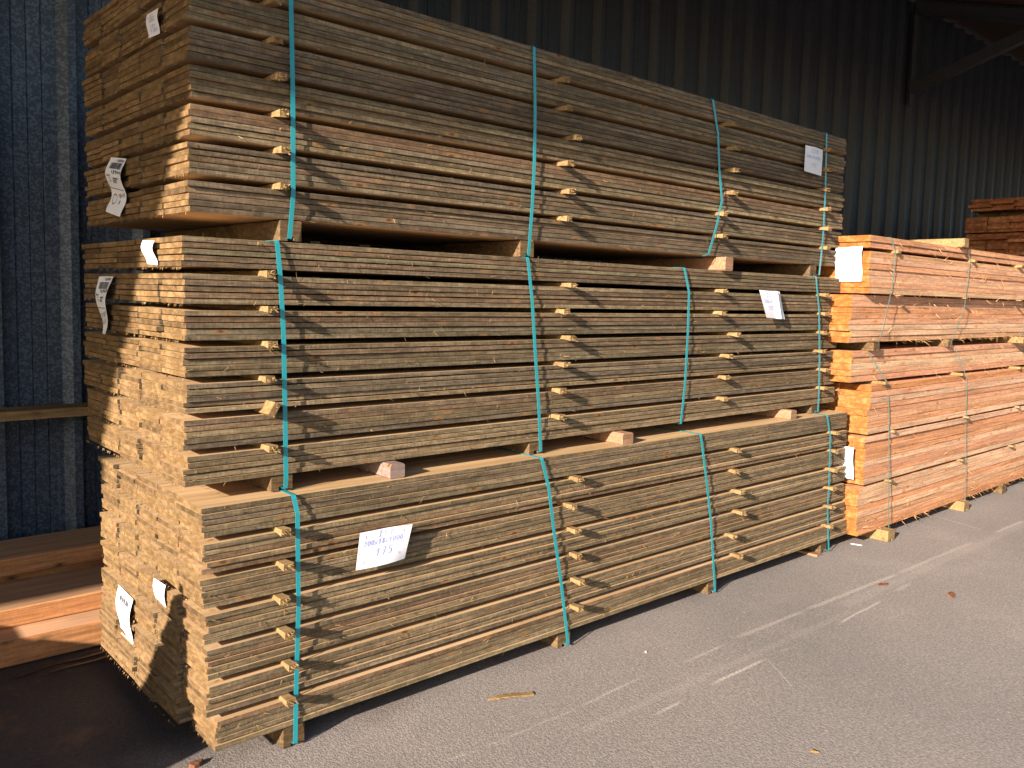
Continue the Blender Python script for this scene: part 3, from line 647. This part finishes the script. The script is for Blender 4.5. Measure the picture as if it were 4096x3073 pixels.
# ------------------------------------------------------------------ orange packs
def orange_pack(seed, label, x0, y0, zl, groups, gaps, straps, bearers, spacers, papers_cb, tb):
    """groups: (number of boards, x shift, y shift) from the bottom up; gaps between the groups"""
    rs = np.random.RandomState(seed); rn = random.Random(seed)
    root = tag(empty('orange_timber_pack', (x0, y0, 0)), label, 'timber pack', 'strapped packs of orange boards beside the main stack')
    mats = [O_EDGE, O_FACE, O_END]; t = tb; z = zl; rest = MB(); cnt = 0; fib = MB(); tops = []
    for gi, (n, gx, gy) in enumerate(groups):
        for q in range(n):
            for c in range(5):
                T = t - abs(rs.normal(.0012, .001))
                v, fs, mi = board(4.0+rs.uniform(-.02, .02), .198, T, rs, 16, .0010, .0015)
                p = (2.0 + gx + rs.normal(0, .006), .1 + .2*c + gy + rs.normal(0, .004), z + T/2)
                if cnt < 100 and c < 4:
                    mb = MB(); mb.add(v, fs, mi); mb.build('board', mats, root, loc=p); cnt += 1
                else: rest.add(v + np.array(p), fs, mi)
            z += t
        tops.append(z)
        if gi < len(gaps): z += gaps[gi]
    tag(rest.build('rear_boards', mats, root), kind='stuff')
    for (xx, gi) in spacers:
        zc = tops[gi]; h = gaps[gi]-.001; w = rn.uniform(.03, .045); mb = MB(); pr = rn.uniform(.025, .04)
        mb.prism([(xx-w/2, zc+.0005), (xx+w/2, zc+.0005), (xx+w/2, zc+h), (xx-w/2, zc+h)], -pr, .95, 'y')
        mb.build('spacer', P_ALL, root)
    H = z-zl
    for _ in range(420):
        xx = rn.uniform(0, 4); zz = zl + rn.uniform(0, 1)**1.3*H; a = rn.choice([-.9, -.7, -1.2, .6, 2.6]) + rn.uniform(-.3, .3); L = rn.uniform(.012, .05)
        fib.sliver((xx, -.002+min(gy for _, _, gy in groups)*0, zz), (math.cos(a)*L, -rn.uniform(.25, .7)*L, math.sin(a)*L), rn.uniform(.0018, .0042), rn, .6)
    for _ in range(60):
        xx = rn.uniform(.3, 4); L = rn.uniform(.02, .06)
        fib.sliver((xx, rn.uniform(-.002, .02), zl+rn.uniform(0, .01)), (rn.uniform(-.6, .6)*L, -rn.uniform(.2, .8)*L, -L*rn.uniform(.2, .6)), .003, rn, .9)
    tag(fib.build('torn_fibres', FO_MAT, root), kind='stuff')
    for (xx, w, z0, yf, mat) in bearers:
        mb = MB(); mb.prism(bearer_prof(xx, w, z0, zl-.0006), yf, .95, 'y'); mb.build('bearer', mat, root)
    for pts in straps: strap(root, pts, .010, 1.0, z+.001, pts[-1][2]-.003, M_TWINE)
    papers_cb(root); return root
OY = -.17
def pl(root):
    paper(root, 'paper_label', [(.10+.075, .612), (-.03+.075, .617), (-.035+.075, .42), (.09+.075, .42)], lambda u, v: .014+.01*math.sin(v*5), 'x',
          [('printed_lines', M_PRINT, .02, write('1 2', .2, .40, .12, .06) + [[(.2, .72), (.4, .78), (.3, .86)], [(.4, .84), (.5, .9)]] + [[(.15, .24+.05*i), (.7, .24+.05*i)] for i in range(2)])], barcode(.3, .8, .05, .16, rs))['label'] = 'white label on the lower orange board ends'
def pu(root):
    paper(root, 'paper_label', [(.205, 1.822), (.04, 1.830), (.04, 1.622), (.205, 1.622)], lambda u, v: .016+.012*math.sin(v*6), 'x',
          [('printed_lines', M_PRINT, .012, write('15944', .5, .03, .07, .05) + write('15944', .5, .29, .07, .05)), ('red_mark', M_RED, .05, [[(.3, .72), (.3, .76)]]), ('dots', M_PRINT, .03, [[(.42, .83), (.44, .84)], [(.54, .88), (.56, .89)]])],
          barcode(.2, .9, .10, .23, rs))['label'] = 'large white label with barcode on the orange board ends'
orange_pack(41, 'lower pack of orange rough boards on the asphalt beside the main stack', 4.055, OY, .070, [(8, .0, .0), (8, .03, 0), (8, .045, -.005), (5, -.10, .05)], [.014, .014, .020],
    [[(.10, .044, 1.19), (.285, -.01, .984), (.31, -.014, .754), (.375, -.03, .016)], [(1.44, .044, 1.19), (1.55, -.01, .97), (1.585, -.014, .651), (1.640, -.03, .016)],
     [(2.9, .044, 1.19), (2.95, -.012, .9), (3.0, -.03, .016)]],
    [(.335, .095, .002, -.065, P_ALL), (1.595, .095, .002, -.055, P_ALL), (2.47, .09, .002, -.02, G_ALL), (3.35, .10, .002, -.02, P_ALL)],
    [(.382, 1), (1.566, 1), (.368, 0), (1.55, 0), (2.65, 1), (2.585, 0), (.206, 2), (1.43, 2), (2.62, 2)], pl, .0375)
zU = .070 + 29*.0375 + .048 + .0015
orange_pack(42, 'upper pack of orange rough boards, stacked on the lower orange pack', 4.0, OY, zU+.050, [(8, -.10, .045), (7, .0, .0), (2, 0, 0)], [.010, .020],
    [[(.253, -.006, 1.888), (.307, -.014, 1.796), (.285, -.014, 1.595), (.231, -.0, 1.332), (.2, .02, 1.226)], [(1.463, -.006, 1.888), (1.491, -.014, 1.796), (1.453, -.012, 1.47), (1.346, .02, 1.226)],
     [(2.9, -.006, 1.888), (2.88, -.014, 1.6), (2.75, .02, 1.226)]],
    [(.18, .08, zU, .01, G_ALL), (1.335, .07, zU, .02, G_ALL), (2.72, .10, zU, -.03, P_ALL)],
    [(.333, 1), (1.56, 1), (2.5, 1), (.4, 0), (1.45, 0), (2.55, 0)], pu, .0357)
zO = zU+.050 + 17*.0357+.03
def top_bearer():
    mb = MB(); c = .003; w, h = .075, .060
    mb.prism([(-w/2+c, 0), (w/2-c, 0), (w/2, c), (w/2, h-c), (w/2-c, h), (-w/2+c, h), (-w/2, h-c), (-w/2, c)], 0, 1.15, 'y')
    o = mb.build('timber_batten', P_ALL, loc=(5.335, -.21, zO+.0016))
    tag(o, 'pale yellow square batten lying across the top of the upper orange pack', 'batten')
top_bearer()

# ------------------------------------------------------------------ red-brown packs further along
def red_pack(seed, label, x0, z0, rows, t, y0, bz):
    rs = np.random.RandomState(seed)
    root = tag(empty('red_brown_timber_pack', (x0, y0, 0)), label, 'timber pack', 'red-brown timber packs at the far right')
    for k in range(rows):
        for c in range(5):
            T = t - abs(rs.normal(.001, .001)); v, fs, mi = board(4.0, .196, T, rs, 4, .001, .0025)
            mb = MB(); mb.add(v, fs, mi)
            o = mb.build('board', [R_EDGE, R_FACE, R_END], root, loc=(2.0 + rs.normal(0, .018) + (rs.uniform(-.06, .02) if rs.rand() < .15 else 0), .1+.2*c + rs.normal(0, .003), z0+k*t+T/2))
    if bz:
        for xx in (.25, 2.0, 3.7):
            mb = MB(); mb.prism(bearer_prof(xx, .09, bz, z0-.0006, False), -.01, 1.0, 'y'); mb.build('bearer', G_ALL, root)
    return root
RY = -.13
z = .07; k = 0
tiers = [(50, 11), (51, 13), (52, 13), (53, 13), (54, 5), (55, 4)]
zz = .07
labs = ['lowest red-brown pack on the ground behind the orange packs', 'red-brown pack second from the ground behind the orange packs', None, None, None, None]
def far_packs():
    lay = [(.07, 20, 'red-brown pack on the ground at the far right, hidden low behind the orange packs', .002),
           (.07+20*.03+.06, 20, 'red-brown pack in the middle of the far right pile, behind the orange packs', .07+20*.03+.001),
           (1.99, 8, 'red-brown pack whose three board columns show just above the orange packs', 1.331),
           (2.235, 4, 'red-brown pack of projecting boards under the top one at far right', 2.231),
           (2.42, 3, 'topmost thin red-brown pack against the wall at far right', 2.357)]
    z = .07
    spec = [(20, .065), (20, .065), (19, .065), (5, .008), (4, .065)]
    # heights worked back so the tops match: tier tops at 2.215, 2.38, 2.55
    tb = {4: (2.445, 4, .0295, 2.3765), 3: (2.224, 5, .030, 2.2155), 2: (1.45, 24, .0318, 1.386), 1: (.76, 20, .031, .702), 0: (.07, 20, .0315, .002)}
    dx = {4: .10, 3: -.02, 2: 0.0, 1: .02, 0: .0}
    for i in range(5):
        z0, rows, t, bz = tb[i]
        red_pack(60+i, lay[i][2], 8.25+dx[i], z0, rows, t, RY, bz)
far_packs()

# ------------------------------------------------------------------ orange beams on the ground behind the main stack
def beam(label, y0, y1, z0, z1, x0, x1, seed):
    rs = np.random.RandomState(seed)
    v, fs, mi = board(x1-x0, y1-y0, z1-z0, rs, 14, .0012, .004)
    mb = MB(); mb.add(v, fs, mi)
    o = mb.build('timber_beam', [L_EDGE, L_FACE, L_END], loc=((x0+x1)/2, (y0+y1)/2, (z0+z1)/2))
    return tag(o, label, 'timber beam', 'orange beams lying along the shed wall')
beam('lowest orange beam lying on the asphalt, its lower edge shaded', 1.10, 1.33, .006, .110, -5.2, 2.2, 71)
beam('middle orange beam with a sunlit front, set back on the lowest beam', 1.235, 1.59, .112, .188, -5.1, 2.3, 72)
beam('rear orange beam against the wall, wholly in shade', 1.545, 1.86, .228, .303, -5.3, 2.1, 73)
beam('hidden orange beam under the rear one, on the asphalt', 1.60, 1.84, .006, .2265, -5.3, 2.1, 74)

# ------------------------------------------------------------------ low pile standing left of the picture (casts the low shade)
def left_pile():
    rs = np.random.RandomState(81)
    root = tag(empty('low_timber_pile', (-5.55, -.24, 0)), 'low brown timber pile with boards leaning on it, left of the main stack', 'timber pile')
    for k in range(5):
        for c in range(7):
            v, fs, mi = board(4.0, .197, .099, rs, 6, .001, .003)
            mb = MB(); mb.add(v, fs, mi); mb.build('beam', [M_EDGE, M_FACE, M_END], root, loc=(2.0+rs.normal(0, .006), .1+.2*c, .075+.1005*k+.0502))
    for xx in (.4, 2.0, 3.6):
        mb = MB(); mb.prism(bearer_prof(xx, .08, .002, .0745, False), 0, 1.4, 'y'); mb.build('bearer', G_ALL, root)
    for q in range(5):
        v, fs, mi = board(4.0, .215, .034, rs, 6, .0008, .003)
        mb = MB(); mb.add(v, fs, mi); o = mb.build('leaning_board', [M_EDGE, M_FACE, M_END], root, loc=(2.0, -.115+.018*q, .117+.2185*q)); o.rotation_euler = (math.radians(90-4.7), 0, 0)
left_pile()

# ------------------------------------------------------------------ small things on the asphalt
def shaving():
    mb = MB(); rn = random.Random(9); vs = []; n = 14
    for i in range(n+1):
        u = i/n; x = u*.18-.09; w = .011*(.25+.75*min(1, u*4))*(1+rn.uniform(-.15, .15)); zc = .006+.004*math.sin(u*5)
        vs += [(x, -w, zc-.002), (x, w, zc-.001), (x, w, zc+.004), (x, -w*.9, zc+.003)]
    fs = []
    for i in range(n):
        a = 4*i
        for k in range(4):
            j = (k+1) % 4; fs.append((a+k, a+4+k, a+4+j, a+j))
    fs += [(0, 1, 2, 3), (4*n+3, 4*n+2, 4*n+1, 4*n)]
    mb.add(vs, fs); o = mb.build('wood_shaving', F_MAT, loc=(1.097, -.288, 0)); o.rotation_euler = (0, 0, -.34)
    tag(o, 'long flat curl of wood shaving lying on the sunlit asphalt', 'wood shaving')
shaving()
def small(name, label, cat, x, y, L, w, h, rz, mat, seed, jag=.25):
    mb = MB(); rn = random.Random(seed); n = 9; top = []; bot = []
    for i in range(n):
        a = 2*math.pi*i/n; k = 1+rn.uniform(-jag, jag); top.append((math.cos(a)*L/2*k*.9, math.sin(a)*w/2*k*.9, h*(1+rn.uniform(-.3, .3)))); bot.append((math.cos(a)*L/2*k, math.sin(a)*w/2*k, .0005))
    vs = bot+top+[(0, 0, h*1.25)]
    fs = [(i, (i+1) % n, n+(i+1) % n, n+i) for i in range(n)] + [(n+i, n+(i+1) % n, 2*n) for i in range(n)] + [tuple(range(n-1, -1, -1))]
    mb.add(vs, fs); o = mb.build(name, mat, loc=(x, y, 0)); o.rotation_euler = (0, 0, rz); tag(o, label, cat); return o
M_LEAF = mat_plain('dry_leaf', (.13, .055, .03), .8, .3, 30)
M_STONE = mat_plain('pale_stone', (.42, .39, .36), .9, .2, 50)
M_TAPE = mat_plain('black_strap_scrap', (.02, .022, .028), .35, .2, 20, .5)
small('dead_leaf', 'curled red-brown dead leaf on the asphalt far right', 'leaf', 3.631, -.88, .085, .036, .010, .3, M_LEAF, 1)
small('dead_leaf', 'smaller flat brown leaf lying between the pale drag marks', 'leaf', 3.51, -.58, .075, .034, .004, -.2, M_LEAF, 2)
small('stone_chip', 'pale stone chip on the sunlit asphalt by the bottom pack', 'stone', 1.818, -.342, .018, .012, .004, .5, M_STONE, 3)
small('wood_chip', 'pale wood chip on the asphalt near the lower edge of the picture', 'wood chip', 1.635, -1.202, .030, .014, .005, -.9, F_MAT, 4)
small('bark_chip', 'orange brown bark chip on the asphalt nearest the camera', 'bark chip', .022, -.008, .05, .03, .012, .2, M_LEAF, 6)
def stick(name, label, cat, a, b, w, h, mat):
    a = Vector((a[0], a[1], 0)); b = Vector((b[0], b[1], 0)); d = b-a; L = d.length
    mb = MB(); mb.prism([(-w/2, .0008), (w/2, .0008), (w*.4, h), (-w*.45, h*.8)], 0, L, 'y', nseg=3)
    o = mb.build(name, mat, loc=tuple(a)); o.rotation_euler = (0, 0, math.atan2(-d.x, d.y)); return tag(o, label, cat)
stick('white_stick', 'thin white plastic strip on the asphalt in front of the orange packs', 'strip', (4.117, -.107), (4.135, -.169), .012, .004, M_PAPER)
stick('splinter_board', 'pale split wedge of wood under the far end of the bottom pack', 'wood wedge', (3.705, .12), (3.709, -.115), .06, .012, PK_ALL)
def scrap():
    for k, (x, y, L, rz) in enumerate(((-.02, 1.0, .5, .05), (.05, .955, .42, .12))):
        mb = MB(); vs = []; n = 10
        for i in range(n+1):
            u = i/n; vs += [(u*L-L/2, -.008+.02*math.sin(u*3+k), .004+.006*math.sin(u*6+k)**2), (u*L-L/2, .008+.02*math.sin(u*3+k), .004+.006*math.sin(u*6+k)**2),
                            (u*L-L/2, .008+.02*math.sin(u*3+k), .0055+.006*math.sin(u*6+k)**2), (u*L-L/2, -.008+.02*math.sin(u*3+k), .0055+.006*math.sin(u*6+k)**2)]
        fs = [(4*i+a, 4*i+4+a, 4*i+4+(a+1) % 4, 4*i+(a+1) % 4) for i in range(n) for a in range(4)] + [(0, 1, 2, 3), (4*n+3, 4*n+2, 4*n+1, 4*n)]
        mb.add(vs, fs); o = mb.build('strap_scrap', M_TAPE, loc=(x, y, 0)); o.rotation_euler = (0, 0, rz)
        tag(o, ['black strap scrap on shaded asphalt next to the orange beams', 'black strap scrap on shaded asphalt nearer the bottom pack'][k], 'strap scrap', 'black strap scraps by the beams')
scrap()
